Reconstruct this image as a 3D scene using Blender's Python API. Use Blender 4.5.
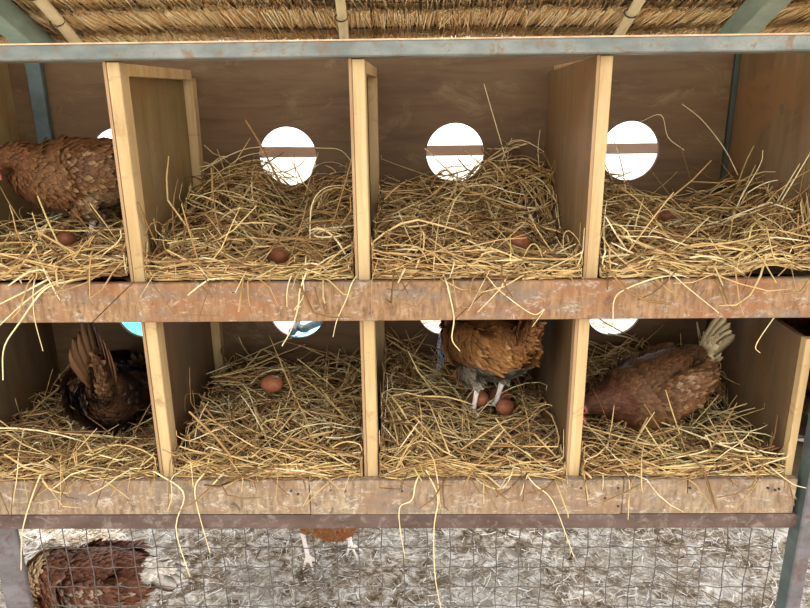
import bpy, bmesh, math, random
import numpy as np
from mathutils import Vector, Matrix

random.seed(7)
rng = np.random.default_rng(11)
for o in list(bpy.data.objects):
    bpy.data.objects.remove(o)
scene = bpy.context.scene
COL = scene.collection

# ------------------------------------------------------------------ camera
F_PX = 650.0
CAM = np.array([0.4547, -1.0041, 1.25])
PITCH, YAW, ROLL = 0.2789, -0.0166, -0.0117
FW = np.array([math.sin(YAW) * math.cos(PITCH), math.cos(YAW) * math.cos(PITCH), -math.sin(PITCH)])
R0 = np.array([math.cos(YAW), -math.sin(YAW), 0.0])
U0 = np.cross(R0, FW)
RT = R0 * math.cos(ROLL) + U0 * math.sin(ROLL)
UP = -R0 * math.sin(ROLL) + U0 * math.cos(ROLL)
cam_data = bpy.data.cameras.new('camera')
cam_data.sensor_fit = 'HORIZONTAL'
cam_data.sensor_width = 36.0
cam_data.lens = 36.0 * F_PX / 810.0
cam_data.clip_start = 0.02
cam = bpy.data.objects.new('camera', cam_data)
COL.objects.link(cam)
M = Matrix(((RT[0], UP[0], -FW[0], CAM[0]), (RT[1], UP[1], -FW[1], CAM[1]),
            (RT[2], UP[2], -FW[2], CAM[2]), (0, 0, 0, 1)))
cam.matrix_world = M
scene.camera = cam

# ------------------------------------------------------------------ light
world = bpy.data.worlds.new('sky')
scene.world = world
world.use_nodes = True
bg = world.node_tree.nodes['Background']
bg.inputs['Color'].default_value = (0.93, 0.965, 1.0, 1)
bg.inputs['Strength'].default_value = 2.0
sd = bpy.data.lights.new('sun', 'SUN')
sd.energy = 6.5
sd.angle = math.radians(3)
sd.color = (1.0, 0.90, 0.74)
sun = bpy.data.objects.new('sun', sd)
COL.objects.link(sun)
sun.rotation_euler = Vector((0.6, 0.05, -1.0)).to_track_quat('-Z', 'Y').to_euler()
vs = scene.view_settings
vs.view_transform = 'Standard'
vs.look = 'None'
vs.gamma = 1
vs.use_curve_mapping = False
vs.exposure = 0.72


# ------------------------------------------------------------------ pixel helpers (direction only; depth is always given)
def ray(u, v):
    return FW + RT * (u - 405) / F_PX + UP * (304 - v) / F_PX


def at_y(u, v, y):
    r = ray(u, v)
    return CAM + r * (y - CAM[1]) / r[1]


def at_x(u, v, x):
    r = ray(u, v)
    return CAM + r * (x - CAM[0]) / r[0]


def at_z(u, v, z):
    r = ray(u, v)
    return CAM + r * (z - CAM[2]) / r[2]


ROOF_Z, ROOF_S = 1.66, 0.404


def at_roof(u, v, off=0.0):
    r = ray(u, v)
    t = (ROOF_Z + off - ROOF_S * CAM[1] - CAM[2]) / (r[2] + ROOF_S * r[1])
    return CAM + r * t


# ------------------------------------------------------------------ materials
def new_mat(name):
    m = bpy.data.materials.new(name)
    m.use_nodes = True
    nt = m.node_tree
    b = nt.nodes['Principled BSDF']
    b.inputs['Specular IOR Level'].default_value = 0.22
    return m, nt, b


def nd(nt, typ, **kw):
    n = nt.nodes.new(typ)
    for k, v in kw.items():
        setattr(n, k, v)
    return n


def ramp(nt, fac, stops):
    r = nd(nt, 'ShaderNodeValToRGB')
    el = r.color_ramp.elements
    while len(el) < len(stops):
        el.new(0.5)
    for e, (p, c) in zip(el, stops):
        e.position = p
        e.color = (*c, 1)
    nt.links.new(fac, r.inputs['Fac'])
    return r.outputs['Color']


def coords(nt, scale=(1, 1, 1), gen=False):
    tc = nd(nt, 'ShaderNodeTexCoord')
    mp = nd(nt, 'ShaderNodeMapping')
    mp.inputs['Scale'].default_value = scale
    nt.links.new(tc.outputs['Generated' if gen else 'Object'], mp.inputs['Vector'])
    return mp.outputs['Vector']


def noise(nt, vec, scale, detail=4, rough=0.6, dist=0.0):
    n = nd(nt, 'ShaderNodeTexNoise')
    n.inputs['Scale'].default_value = scale
    n.inputs['Detail'].default_value = detail
    n.inputs['Roughness'].default_value = rough
    n.inputs['Distortion'].default_value = dist
    nt.links.new(vec, n.inputs['Vector'])
    return n.outputs['Fac']


def mix(nt, fac, a, b, mode='MIX'):
    n = nd(nt, 'ShaderNodeMix', data_type='RGBA', blend_type=mode)
    for i, x in ((0, fac), (6, a), (7, b)):
        if hasattr(x, 'links'):
            nt.links.new(x, n.inputs[i])
        else:
            n.inputs[i].default_value = x if i == 0 else (*x, 1)
    return n.outputs[2]


def bump(nt, b, h, strength=0.3, dist=0.002):
    n = nd(nt, 'ShaderNodeBump')
    n.inputs['Strength'].default_value = strength
    n.inputs['Distance'].default_value = dist
    nt.links.new(h, n.inputs['Height'])
    nt.links.new(n.outputs['Normal'], b.inputs['Normal'])


def wood(name, dark, light, stretch, stain=None, stain_amt=(0.52, 0.7), rough=0.75, scale=1.0, stain_scale=9):
    m, nt, b = new_mat(name)
    v = coords(nt, tuple(s * scale for s in stretch))
    g = noise(nt, v, 6, 6, 0.65, 0.6)
    c = ramp(nt, g, [(0.3, dark), (0.5, tuple((x + y) / 2 for x, y in zip(dark, light))), (0.72, light)])
    v2 = coords(nt)
    bl = noise(nt, v2, 3.5, 3)
    c = mix(nt, 0.5, c, ramp(nt, bl, [(0.3, (0.72, 0.68, 0.62)), (0.65, (1.1, 1.08, 1.05))]), 'MULTIPLY')
    if stain:
        s = noise(nt, coords(nt, (1, 1, 1.6)), stain_scale, 7, 0.75, 0.8)
        f = ramp(nt, s, [(stain_amt[0], (0, 0, 0)), (stain_amt[1], (1, 1, 1))])
        c = mix(nt, f, c, stain)
    nt.links.new(c, b.inputs['Base Color'])
    b.inputs['Roughness'].default_value = rough
    bump(nt, b, g, 0.25)
    return m


def lip_wood(name, dark, light, spots, red):
    """weathered plank: short vertical fibres, pale worn spots, grey dirt and dark scuffs"""
    m, nt, b = new_mat(name)
    g = noise(nt, coords(nt, (1.0, 1, 0.25)), 120, 5, 0.7, 0.3)
    c = ramp(nt, g, [(0.36, dark), (0.62, light)])
    big = noise(nt, coords(nt), 9, 4)
    c = mix(nt, ramp(nt, big, [(0.47, (0, 0, 0)), (0.6, (0.75, 0.75, 0.75))]), c, red)
    d = noise(nt, coords(nt, (0.45, 1, 2.2)), 16, 6, 0.7, 0.5)
    c = mix(nt, ramp(nt, d, [(0.5, (0, 0, 0)), (0.62, (0.75, 0.75, 0.75))]), c, (0.24, 0.18, 0.135))
    s = noise(nt, coords(nt, (1, 1, 1.8)), 45, 8, 0.8, 0.5)
    c = mix(nt, ramp(nt, s, [(0.54, (0, 0, 0)), (0.63, (0.8, 0.8, 0.8))]), c, spots)
    s2 = noise(nt, coords(nt, (1.4, 1, 1.2)), 28, 8, 0.8, 1.2)
    c = mix(nt, ramp(nt, s2, [(0.56, (0, 0, 0)), (0.66, (0.8, 0.8, 0.8))]), c, (0.10, 0.072, 0.055))
    nt.links.new(c, b.inputs['Base Color'])
    b.inputs['Roughness'].default_value = 0.7
    bump(nt, b, g, 0.4)
    return m


def steel(name, paint, paint2, rust, amt):
    m, nt, b = new_mat(name)
    c = ramp(nt, noise(nt, coords(nt, (1, 1, 2)), 12, 5), [(0.35, paint), (0.65, paint2)])
    s = noise(nt, coords(nt), 42, 8, 0.75, 0.6)
    c = mix(nt, ramp(nt, s, [(amt, (0, 0, 0)), (amt + 0.12, (0.9, 0.9, 0.9))]), c, rust)
    nt.links.new(c, b.inputs['Base Color'])
    b.inputs['Roughness'].default_value = 0.5
    b.inputs['Metallic'].default_value = 0.15
    bump(nt, b, s, 0.2, 0.001)
    return m


def island(name, stops, rough=0.7, extra=None):
    m, nt, b = new_mat(name)
    g = nd(nt, 'ShaderNodeNewGeometry')
    c = ramp(nt, g.outputs['Random Per Island'], stops)
    n = noise(nt, coords(nt), 60, 3)
    c = mix(nt, 0.6, c, ramp(nt, n, [(0.3, (0.6, 0.58, 0.55)), (0.7, (1.15, 1.13, 1.1))]), 'MULTIPLY')
    nt.links.new(c, b.inputs['Base Color'])
    b.inputs['Roughness'].default_value = rough
    return m


def plain(name, c1, c2, scale=30, rough=0.6, **kw):
    m, nt, b = new_mat(name)
    c = ramp(nt, noise(nt, coords(nt), scale, 4), [(0.35, c1), (0.65, c2)])
    nt.links.new(c, b.inputs['Base Color'])
    b.inputs['Roughness'].default_value = rough
    for k, v in kw.items():
        b.inputs[k].default_value = v
    return m


def attr_mat(name, rough=0.65):
    m, nt, b = new_mat(name)
    a = nd(nt, 'ShaderNodeAttribute', attribute_name='plumage')
    n = noise(nt, coords(nt, (1, 1, 1)), 160, 3)
    c = mix(nt, 0.5, a.outputs['Color'], ramp(nt, n, [(0.3, (0.6, 0.6, 0.6)), (0.7, (1.2, 1.2, 1.2))]), 'MULTIPLY')
    nt.links.new(c, b.inputs['Base Color'])
    b.inputs['Roughness'].default_value = rough
    return m


MT = {}
MT['back'] = wood('plywood_back', (0.114, 0.059, 0.023), (0.186, 0.106, 0.044), (1, 1, 7), (0.23, 0.15, 0.072), (0.56, 0.7), 0.6)
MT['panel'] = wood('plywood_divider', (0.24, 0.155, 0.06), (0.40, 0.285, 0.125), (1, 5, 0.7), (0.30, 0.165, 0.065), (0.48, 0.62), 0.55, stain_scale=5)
MT['panel_shaded'] = wood('plywood_shaded', (0.10, 0.060, 0.028), (0.195, 0.122, 0.058), (1, 5, 0.7), (0.175, 0.085, 0.036), (0.48, 0.62), 0.5, stain_scale=5)  # darker plywood copy: shade inside the lower boxes put into the colour
MT['panel_lit'] = wood('plywood_tan_lit', (0.17, 0.10, 0.045), (0.32, 0.205, 0.10), (1, 5, 0.7), (0.29, 0.15, 0.062), (0.46, 0.6), 0.5, stain_scale=5)  # lighter plywood copy: warm light on the upper row put into the colour
MT['ply_edge'] = wood('plywood_red_edge', (0.38, 0.22, 0.105), (0.56, 0.36, 0.19), (6, 6, 0.8))
MT['batten'] = wood('pine_batten', (0.52, 0.33, 0.14), (0.76, 0.55, 0.28), (9, 9, 0.7), (0.44, 0.27, 0.12), (0.57, 0.68), 0.7, stain_scale=14)
MT['lip_upper'] = lip_wood('front_board_wood', (0.205, 0.105, 0.047), (0.44, 0.255, 0.125), (0.54, 0.44, 0.33), (0.33, 0.14, 0.06))
MT['lip_lower'] = lip_wood('front_board_worn', (0.22, 0.145, 0.085), (0.46, 0.33, 0.205), (0.66, 0.56, 0.44), (0.32, 0.18, 0.10))
MT['shelf'] = wood('shelf_wood', (0.16, 0.11, 0.06), (0.27, 0.19, 0.11), (1, 5, 1))
MT['beam'] = steel('blue_grey_steel', (0.165, 0.185, 0.165), (0.30, 0.315, 0.275), (0.23, 0.15, 0.085), 0.51)
MT['rust'] = plain('rusty_lip', (0.42, 0.24, 0.13), (0.62, 0.42, 0.26), 60, 0.8)
MT['green'] = steel('green_grey_steel', (0.16, 0.20, 0.145), (0.25, 0.30, 0.225), (0.10, 0.11, 0.075), 0.6)
MT['shaded_green'] = steel('shaded_green_steel', (0.05, 0.06, 0.045), (0.08, 0.09, 0.065), (0.05, 0.04, 0.03), 0.6)  # green steel darkened: shade of the back corner painted into the post
MT['dimmed_green'] = steel('dimmed_blue_green_steel', (0.085, 0.11, 0.10), (0.13, 0.165, 0.15), (0.08, 0.06, 0.045), 0.58)  # colour lowered to stand for the weaker light on the back-left post
MT['low_steel'] = steel('rusty_purple_steel', (0.10, 0.062, 0.048), (0.17, 0.112, 0.092), (0.27, 0.21, 0.165), 0.52)
MT['post'] = steel('worn_post_steel', (0.13, 0.12, 0.12), (0.24, 0.215, 0.22), (0.16, 0.095, 0.08), 0.51)
MT['wire'] = plain('galvanised_wire', (0.07, 0.055, 0.045), (0.15, 0.13, 0.115), 80, 0.5, Metallic=0.2)
MT['straw'] = island('dry_straw', [(0.0, (0.16, 0.075, 0.027)), (0.35, (0.36, 0.20, 0.072)), (0.6, (0.58, 0.37, 0.145)), (0.8, (0.78, 0.54, 0.235)), (0.87, (0.55, 0.42, 0.155)), (1.0, (0.95, 0.78, 0.46))])
MT['straw_under'] = plain('shaded_old_straw', (0.06, 0.034, 0.014), (0.15, 0.09, 0.036), 90, 0.9)  # old straw tone, darkened further to paint in the shade between strands
MT['stalk'] = island('pale_stalk', [(0.0, (0.70, 0.52, 0.22)), (0.5, (0.84, 0.68, 0.36)), (1.0, (0.90, 0.79, 0.50))])
MT['thatch'] = island('thatch_grass', [(0.0, (0.60, 0.34, 0.13)), (0.15, (0.82, 0.54, 0.23)), (0.5, (0.95, 0.70, 0.35)), (1.0, (0.98, 0.84, 0.54))])
MT['thatch_back'] = wood('packed_thatch', (0.34, 0.21, 0.09), (0.72, 0.50, 0.24), (9, 0.8, 1))
MT['bamboo'] = wood('bamboo', (0.52, 0.40, 0.20), (0.74, 0.60, 0.36), (5, 0.8, 5))
MT['binding'] = plain('dark_twine', (0.05, 0.035, 0.025), (0.12, 0.08, 0.05), 80, 0.9)
MT['egg'] = plain('brown_eggshell', (0.33, 0.105, 0.042), (0.42, 0.15, 0.065), 120, 0.45)
MT['feather'] = attr_mat('plumage')
MT['leg'] = plain('hen_leg_skin', (0.80, 0.66, 0.56), (0.93, 0.84, 0.76), 120, 0.5)
MT['comb'] = plain('red_comb', (0.45, 0.06, 0.05), (0.62, 0.14, 0.11), 90, 0.5)
MT['beak'] = plain('horn_beak', (0.35, 0.22, 0.10), (0.52, 0.36, 0.18), 90, 0.45)
MT['eye'] = plain('hen_eye', (0.02, 0.012, 0.01), (0.03, 0.015, 0.01), 40, 0.1)
MT['litter'] = island('litter_bits', [(0.0, (0.12, 0.075, 0.038)), (0.32, (0.30, 0.235, 0.155)), (0.65, (0.54, 0.49, 0.42)), (1.0, (0.88, 0.87, 0.85))])
MT['nail'] = plain('old_nail', (0.03, 0.022, 0.02), (0.07, 0.045, 0.035), 200, 0.6)
MT['cyan'] = plain('cyan_tarpaulin', (0.02, 0.42, 0.46), (0.05, 0.55, 0.58), 6, 0.5)
MT['paleblue'] = plain('pale_blue_sheet', (0.16, 0.42, 0.66), (0.28, 0.55, 0.76), 8, 0.5)
MT['pink'] = plain('pink_cloth', (0.72, 0.24, 0.28), (0.80, 0.34, 0.37), 8, 0.8)
MT['twine'] = plain('pale_blue_twine', (0.62, 0.74, 0.88), (0.85, 0.91, 0.97), 60, 0.5)
MT['hose'] = plain('black_hose', (0.012, 0.02, 0.022), (0.03, 0.04, 0.04), 30, 0.4)
MT['rail'] = wood('outer_rail', (0.78, 0.60, 0.50), (0.90, 0.74, 0.64), (0.8, 5, 5))


def ground_mat():
    m, nt, b = new_mat('dry_litter_ground')
    c = ramp(nt, noise(nt, coords(nt), 26, 8, 0.75, 0.6), [(0.42, (0.085, 0.053, 0.027)), (0.52, (0.33, 0.27, 0.195)), (0.62, (0.68, 0.66, 0.625))])
    p = noise(nt, coords(nt), 3.2, 4, 0.6)
    c = mix(nt, ramp(nt, p, [(0.45, (0, 0, 0)), (0.62, (0.8, 0.8, 0.8))]), c, mix(nt, 0.5, c, (0.62, 0.60, 0.57)))
    nt.links.new(c, b.inputs['Base Color'])
    b.inputs['Roughness'].default_value = 0.95
    bump(nt, b, noise(nt, coords(nt), 60, 6), 0.6, 0.01)
    return m


MT['ground'] = ground_mat()

# brightness of the lit thatch put into colour: most other base colours darkened
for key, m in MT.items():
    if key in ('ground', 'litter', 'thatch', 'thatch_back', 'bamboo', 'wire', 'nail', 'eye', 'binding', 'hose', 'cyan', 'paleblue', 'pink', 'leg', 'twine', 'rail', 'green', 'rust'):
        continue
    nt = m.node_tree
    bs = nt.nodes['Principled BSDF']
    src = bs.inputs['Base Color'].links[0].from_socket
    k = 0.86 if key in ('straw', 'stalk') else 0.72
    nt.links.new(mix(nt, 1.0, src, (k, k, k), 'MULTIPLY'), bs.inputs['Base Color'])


# ------------------------------------------------------------------ object helpers
def tag(o, label=None, cat=None, group=None, kind=None):
    if label: o['label'] = label
    if cat: o['category'] = cat
    if group: o['group'] = group
    if kind: o['kind'] = kind
    return o


def empty(name, loc=(0, 0, 0)):
    o = bpy.data.objects.new(name, None)
    o.location = loc
    o.empty_display_size = 0.05
    COL.objects.link(o)
    return o


def wpos(o):
    p = Vector((0, 0, 0))
    while o is not None:
        p += o.location
        o = o.parent
    return np.array(p)


def link(name, me, mat, parent=None):
    o = bpy.data.objects.new(name, me)
    COL.objects.link(o)
    if parent: o.parent = parent
    for mm in (mat if isinstance(mat, (list, tuple)) else [mat]):
        if mm and len(me.materials) < (len(mat) if isinstance(mat, (list, tuple)) else 1):
            me.materials.append(mm)
    return o


def obj(name, V, Fc, mat, parent=None, smooth=False, local=False):
    V = np.asarray(V, float)
    if parent is not None and not local:
        V = V - wpos(parent)
    loc = np.zeros(3)
    me = bpy.data.meshes.new(name)
    me.from_pydata([tuple(v) for v in V], [], [tuple(int(i) for i in f) for f in Fc])
    me.update()
    if smooth:
        me.polygons.foreach_set('use_smooth', [True] * len(me.polygons))
    return link(name, me, mat, parent)


def fast_mesh(name, V, Q):
    me = bpy.data.meshes.new(name)
    V = np.asarray(V, np.float32)
    Q = np.asarray(Q, np.int32)
    k = Q.shape[1]
    me.vertices.add(len(V)); me.vertices.foreach_set('co', V.ravel())
    me.loops.add(Q.size); me.loops.foreach_set('vertex_index', Q.ravel())
    me.polygons.add(len(Q))
    me.polygons.foreach_set('loop_start', np.arange(0, Q.size, k, dtype=np.int32))
    me.polygons.foreach_set('loop_total', np.full(len(Q), k, np.int32))
    me.update(calc_edges=True)
    return me


def tube_arrays(P, rad, sides=3, flat=1.0):
    P = np.asarray(P, float)
    N, K, _ = P.shape
    rad = np.asarray(rad, float)
    if rad.ndim == 1:
        rad = np.repeat(rad[:, None], K, 1)
    T = np.gradient(P, axis=1)
    T /= np.linalg.norm(T, axis=2, keepdims=True) + 1e-9
    ref = rng.normal(size=(N, 1, 3))
    A = np.cross(T, ref); A /= np.linalg.norm(A, axis=2, keepdims=True) + 1e-9
    B = np.cross(T, A)
    V = np.empty((N, K, sides, 3))
    for s in range(sides):
        a = 2 * math.pi * s / sides
        V[:, :, s] = P + rad[..., None] * (A * math.cos(a) + B * math.sin(a) * flat)
    idx = np.arange(N * K * sides).reshape(N, K, sides)
    q = []
    for s in range(sides):
        t = (s + 1) % sides
        q.append(np.stack([idx[:, :-1, s], idx[:, :-1, t], idx[:, 1:, t], idx[:, 1:, s]], -1).reshape(-1, 4))
    return V.reshape(-1, 3), np.concatenate(q)


def box_v(x0, x1, y0, y1, z0, z1):
    V = [(x, y, z) for x in (x0, x1) for y in (y0, y1) for z in (z0, z1)]
    Fc = [(0, 1, 3, 2), (4, 6, 7, 5), (0, 4, 5, 1), (2, 3, 7, 6), (0, 2, 6, 4), (1, 5, 7, 3)]
    return V, Fc


def box(name, x0, x1, y0, y1, z0, z1, mat, parent=None, bev=0.0012):
    bm = bmesh.new()
    V, Fc = box_v(x0, x1, y0, y1, z0, z1)
    return bm_obj(name, bm, V, Fc, mat, parent, bev)


def bm_obj(name, bm, V, Fc, mat, parent, bev):
    off = wpos(parent) if parent is not None else np.zeros(3)
    vv = [bm.verts.new(np.array(v) - off) for v in V]
    for f in Fc:
        bm.faces.new([vv[i] for i in f])
    bmesh.ops.recalc_face_normals(bm, faces=bm.faces)
    if bev:
        bmesh.ops.bevel(bm, geom=list(bm.edges), offset=bev, segments=1, affect='EDGES', profile=0.5)
    me = bpy.data.meshes.new(name)
    bm.to_mesh(me); bm.free()
    return link(name, me, mat, parent)


def prism_xz(name, pts, y0, y1, mat, parent=None, bev=0.0012):
    """polygon in the XZ plane, thick in Y"""
    n = len(pts)
    V = [(x, y0, z) for x, z in pts] + [(x, y1, z) for x, z in pts]
    Fc = [tuple(range(n)), tuple(range(2 * n - 1, n - 1, -1))] + [(i, i + n, (i + 1) % n + n, (i + 1) % n) for i in range(n)]
    return bm_obj(name, bmesh.new(), V, Fc, mat, parent, bev)


def prism_yz(name, pts, x0, x1, mat, parent=None, bev=0.0008):
    n = len(pts)
    V = [(x0, y, z) for y, z in pts] + [(x1, y, z) for y, z in pts]
    Fc = [tuple(range(n)), tuple(range(2 * n - 1, n - 1, -1))] + [(i, i + n, (i + 1) % n + n, (i + 1) % n) for i in range(n)]
    return bm_obj(name, bmesh.new(), V, Fc, mat, parent, bev)


def bar(name, a, b, w, h, mat, parent=None, up=(0, 0, 1), bev=0.001):
    """rectangular bar from a to b; w across, h along up"""
    a = np.array(a, float); b = np.array(b, float)
    t = (b - a) / np.linalg.norm(b - a)
    s = np.cross(t, np.array(up, float)); s /= np.linalg.norm(s)
    u = np.cross(s, t)
    V = [p + s * i * w / 2 + u * j * h / 2 for p in (a, b) for i in (-1, 1) for j in (-1, 1)]
    Fc = [(0, 1, 3, 2), (4, 6, 7, 5), (0, 4, 5, 1), (2, 3, 7, 6), (0, 2, 6, 4), (1, 5, 7, 3)]
    return bm_obj(name, bmesh.new(), V, Fc, mat, parent, bev)


def tube_obj(name, pts, rad, mat, parent=None, sides=8, caps=True):
    V, Q = tube_arrays(np.array([pts]), np.array([rad]) if not np.isscalar(rad) else np.array([rad]), sides)
    Fc = [tuple(q) for q in Q]
    if caps:
        n = len(V)
        Fc += [tuple(range(sides - 1, -1, -1)), tuple(range(n - sides, n))]
    return obj(name, V, Fc, mat, parent, smooth=True)


def smooth_path(pts, n):
    """Catmull-Rom resample"""
    P = np.array(pts, float)
    P = np.vstack([2 * P[0] - P[1], P, 2 * P[-1] - P[-2]])
    m = len(P) - 3
    out = []
    for s in np.linspace(0, m - 1e-6, n):
        i = int(s); t = s - i
        a, b, c, d = P[i:i + 4]
        out.append(0.5 * (2 * b + (c - a) * t + (2 * a - 5 * b + 4 * c - d) * t * t + (3 * b - a - 3 * c + d) * t ** 3))
    return np.array(out)


# ================================================================== SETTING
# measured levels (m above the ground)
BEAM_T, BEAM_B = 1.359, 1.336
L1T, L1B = 0.9994, 0.9346          # upper front board
L2T, L2B, L2S = 0.6423, 0.5743, 0.546   # lower front board, steel under it
YB = 0.373                          # face of the back panel
YD = 0.016                          # front of the dividers
DU = [-0.007, 0.3585, 0.724]        # left faces of the upper dividers
DL = [0.0004, 0.363, 0.717]
XR, XL = 1.097, -0.36               # inner faces of the end panels
FU, FL = L1B + 0.012, L2B + 0.012   # nest floors

# ---- ground
def build_ground():
    n = 90
    xs = np.concatenate([np.linspace(-14, -1.2, 12), np.linspace(-1.1, 2.0, n), np.linspace(2.2, 15, 12)])
    ys = np.concatenate([np.linspace(-9, 0.0, 12), np.linspace(0.05, 1.6, 60), np.linspace(1.8, 20, 14)])
    X, Y = np.meshgrid(xs, ys, indexing='ij')
    Z = 0.010 * np.sin(X * 9 + 2 * np.sin(Y * 7)) * np.sin(Y * 11 + X * 4) + rng.normal(0, 0.0035, X.shape)
    Z *= ((X > -1.15) & (X < 2.1) & (Y > 0.02) & (Y < 1.65))
    V = np.stack([X, Y, Z], -1).reshape(-1, 3)
    a, b = len(xs), len(ys)
    i = np.arange(a * b).reshape(a, b)
    Q = np.stack([i[:-1, :-1], i[1:, :-1], i[1:, 1:], i[:-1, 1:]], -1).reshape(-1, 4)
    me = fast_mesh('floor', V, Q)
    o = link('floor', me, MT['ground'])
    tag(o, 'pale dusty ground under and around the nest boxes', 'ground', kind='structure')
    # loose bits
    N = 22000
    X = rng.uniform(-1.0, 1.9, N); Y = rng.uniform(0.12, 1.25, N)
    L = rng.gamma(2.2, 0.010, N).clip(0.006, 0.10)
    a = rng.uniform(0, math.pi, N)
    K = 4
    s = np.linspace(-0.5, 0.5, K)
    P = np.empty((N, K, 3))
    bend = rng.normal(0, 0.25, N)
    ang = a[:, None] + bend[:, None] * s
    P[..., 0] = X[:, None] + L[:, None] * s * np.cos(ang)
    P[..., 1] = Y[:, None] + L[:, None] * s * np.sin(ang)
    P[..., 2] = 0.006 + rng.exponential(0.006, N)[:, None] + rng.normal(0, 0.14, N)[:, None] * L[:, None] * s
    P[..., 2] = P[..., 2].clip(0.001)
    V, Q = tube_arrays(P, rng.uniform(0.0006, 0.0018, N), 3)
    me = fast_mesh('ground_litter', V, Q)
    o = link('ground_litter', me, MT['litter'])
    tag(o, 'chopped grey straw litter strewn over the ground behind the wire', 'straw litter', kind='stuff')


build_ground()

# ---- thatched roof
RX0, RX1, RY0, RY1 = -3.0, 4.0, -0.4, 0.65


def roof_z(y, off=0.0):
    return ROOF_Z - ROOF_S * y + off


def build_roof():
    # packed thatch above the visible courses
    xs = np.linspace(RX0, RX1, 40); ys = np.linspace(RY0, RY1, 30)
    V, Fc = [], []
    for off in (0.035, 0.12):
        for x in xs:
            for y in ys:
                V.append((x, y, roof_z(y, off) + 0.006 * math.sin(13 * x + 5 * y) * math.sin(17 * y)))
    nx, ny = len(xs), len(ys)
    def I(l, i, j): return l * nx * ny + i * ny + j
    for i in range(nx - 1):
        for j in range(ny - 1):
            Fc.append((I(0, i, j), I(0, i, j + 1), I(0, i + 1, j + 1), I(0, i + 1, j)))
            Fc.append((I(1, i, j), I(1, i + 1, j), I(1, i + 1, j + 1), I(1, i, j + 1)))
    for i in range(nx - 1):
        for j in (0, ny - 1):
            Fc.append((I(0, i, j), I(0, i + 1, j), I(1, i + 1, j), I(1, i, j)))
    for j in range(ny - 1):
        for i in (0, nx - 1):
            Fc.append((I(0, i, j), I(1, i, j), I(1, i, j + 1), I(0, i, j + 1)))
    roof = obj('ceiling', V, Fc, MT['thatch_back'])
    tag(roof, 'thatched roof of dry golden grass sloping down behind the steel beam', 'thatched roof', kind='structure')
    sl = math.sqrt(1 + ROOF_S ** 2)
    # seam lines seen in the photograph are at the given roof depths
    y_a = at_roof(400, 24, 0.014)[1]      # dark seam
    y_b = at_roof(400, -1, 0.014)[1]
    step = y_a - y_b
    seams = [y_a + step * k for k in range(-6, 3)]
    for k, ys_ in enumerate(seams):
        N = 4600
        X = np.sort(rng.uniform(-1.3, 2.4, N))
        clump = np.round(X / 0.035) * 0.035 + 0.012 * np.sin(np.round(X / 0.035) * 37.1)
        X = X * 0.8 + clump * 0.2 + rng.normal(0, 0.004, N)
        wav = 0.010 * np.sin(X * 3.1 + k) + 0.006 * np.sin(X * 9.7 + 2 * k)
        top = ys_ + wav + rng.normal(0, 0.003, N)
        L = (step * 1.75 + rng.uniform(-0.012, 0.03, N)) / sl
        lean = rng.normal(0, 0.09, N) + 0.06 * np.sin(X * 2.3 + 3 * k)
        depth = rng.uniform(0, 1, N) ** 0.7
        s = np.array([0.0, 0.25, 0.6, 1.0])
        P = np.empty((N, 4, 3))
        P[..., 0] = X[:, None] + lean[:, None] * L[:, None] * s
        P[..., 1] = top[:, None] + L[:, None] * s
        base = -0.012 + 0.011 * depth
        P[..., 2] = roof_z(P[..., 1]) + base[:, None] + (0.034 * s)[None, :] + rng.normal(0, 0.0015, N)[:, None]
        V, Q = tube_arrays(P, rng.uniform(0.0010, 0.0021, N), 3)
        me = fast_mesh('thatch_course', V - wpos(roof), Q)
        o = link('thatch_course', me, MT['thatch'], roof)
        tag(o, kind='stuff')
        # split cane that pins the top edge of the course
        xs_ = np.linspace(-1.3, 2.4, 40)
        yy = ys_ + 0.010 * np.sin(xs_ * 3.1 + k) + 0.006 * np.sin(xs_ * 9.7 + 2 * k) + 0.003
        pts = np.stack([xs_, yy, roof_z(yy) + 0.014], -1)
        tube_obj('seam_twine', pts, 0.003, MT['binding'], roof, 6)
    # bamboo rafters
    for (u0, v0), (u1, v1), rad in (((30, -10), (68, 34), 0.0125), ((338, -12), (343, 40), 0.0105), ((646, -12), (618, 34), 0.011)):
        a = at_roof(u0, v0, -0.022); b = at_roof(u1, v1, -0.022)
        d = (b - a) / np.linalg.norm(b - a)
        a = a - d * 0.9; b = b + d * 0.12
        n = 28
        t = np.linspace(0, 1, n)
        pts = a + (b - a) * t[:, None]
        Ltot = np.linalg.norm(b - a)
        rr = rad * (1 + 0.10 * np.exp(-(((t * Ltot + 0.05) % 0.21 - 0.105) / 0.006) ** 2))
        pts[:, 0] += 0.003 * np.sin(t * 9)
        p = tube_obj('bamboo_rafter', pts, rr, MT['bamboo'], roof, 10)
        for y in seams:
            q = (y - 0.004 - a[1]) / (b[1] - a[1])
            if 0.02 < q < 0.98:
                c = a + (b - a) * q
                th = np.linspace(0, 2 * math.pi, 14)
                s_ = np.cross(d, [0, 0, 1.0]); s_ /= np.linalg.norm(s_); u_ = np.cross(s_, d)
                ring = c + (rad + 0.002) * (np.cos(th)[:, None] * s_ + np.sin(th)[:, None] * u_)
                ring += d * 0.006 * np.sin(th)[:, None]
                tube_obj('binding', ring, 0.0018, MT['binding'], p, 5, caps=False)
    return roof


build_roof()

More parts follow.
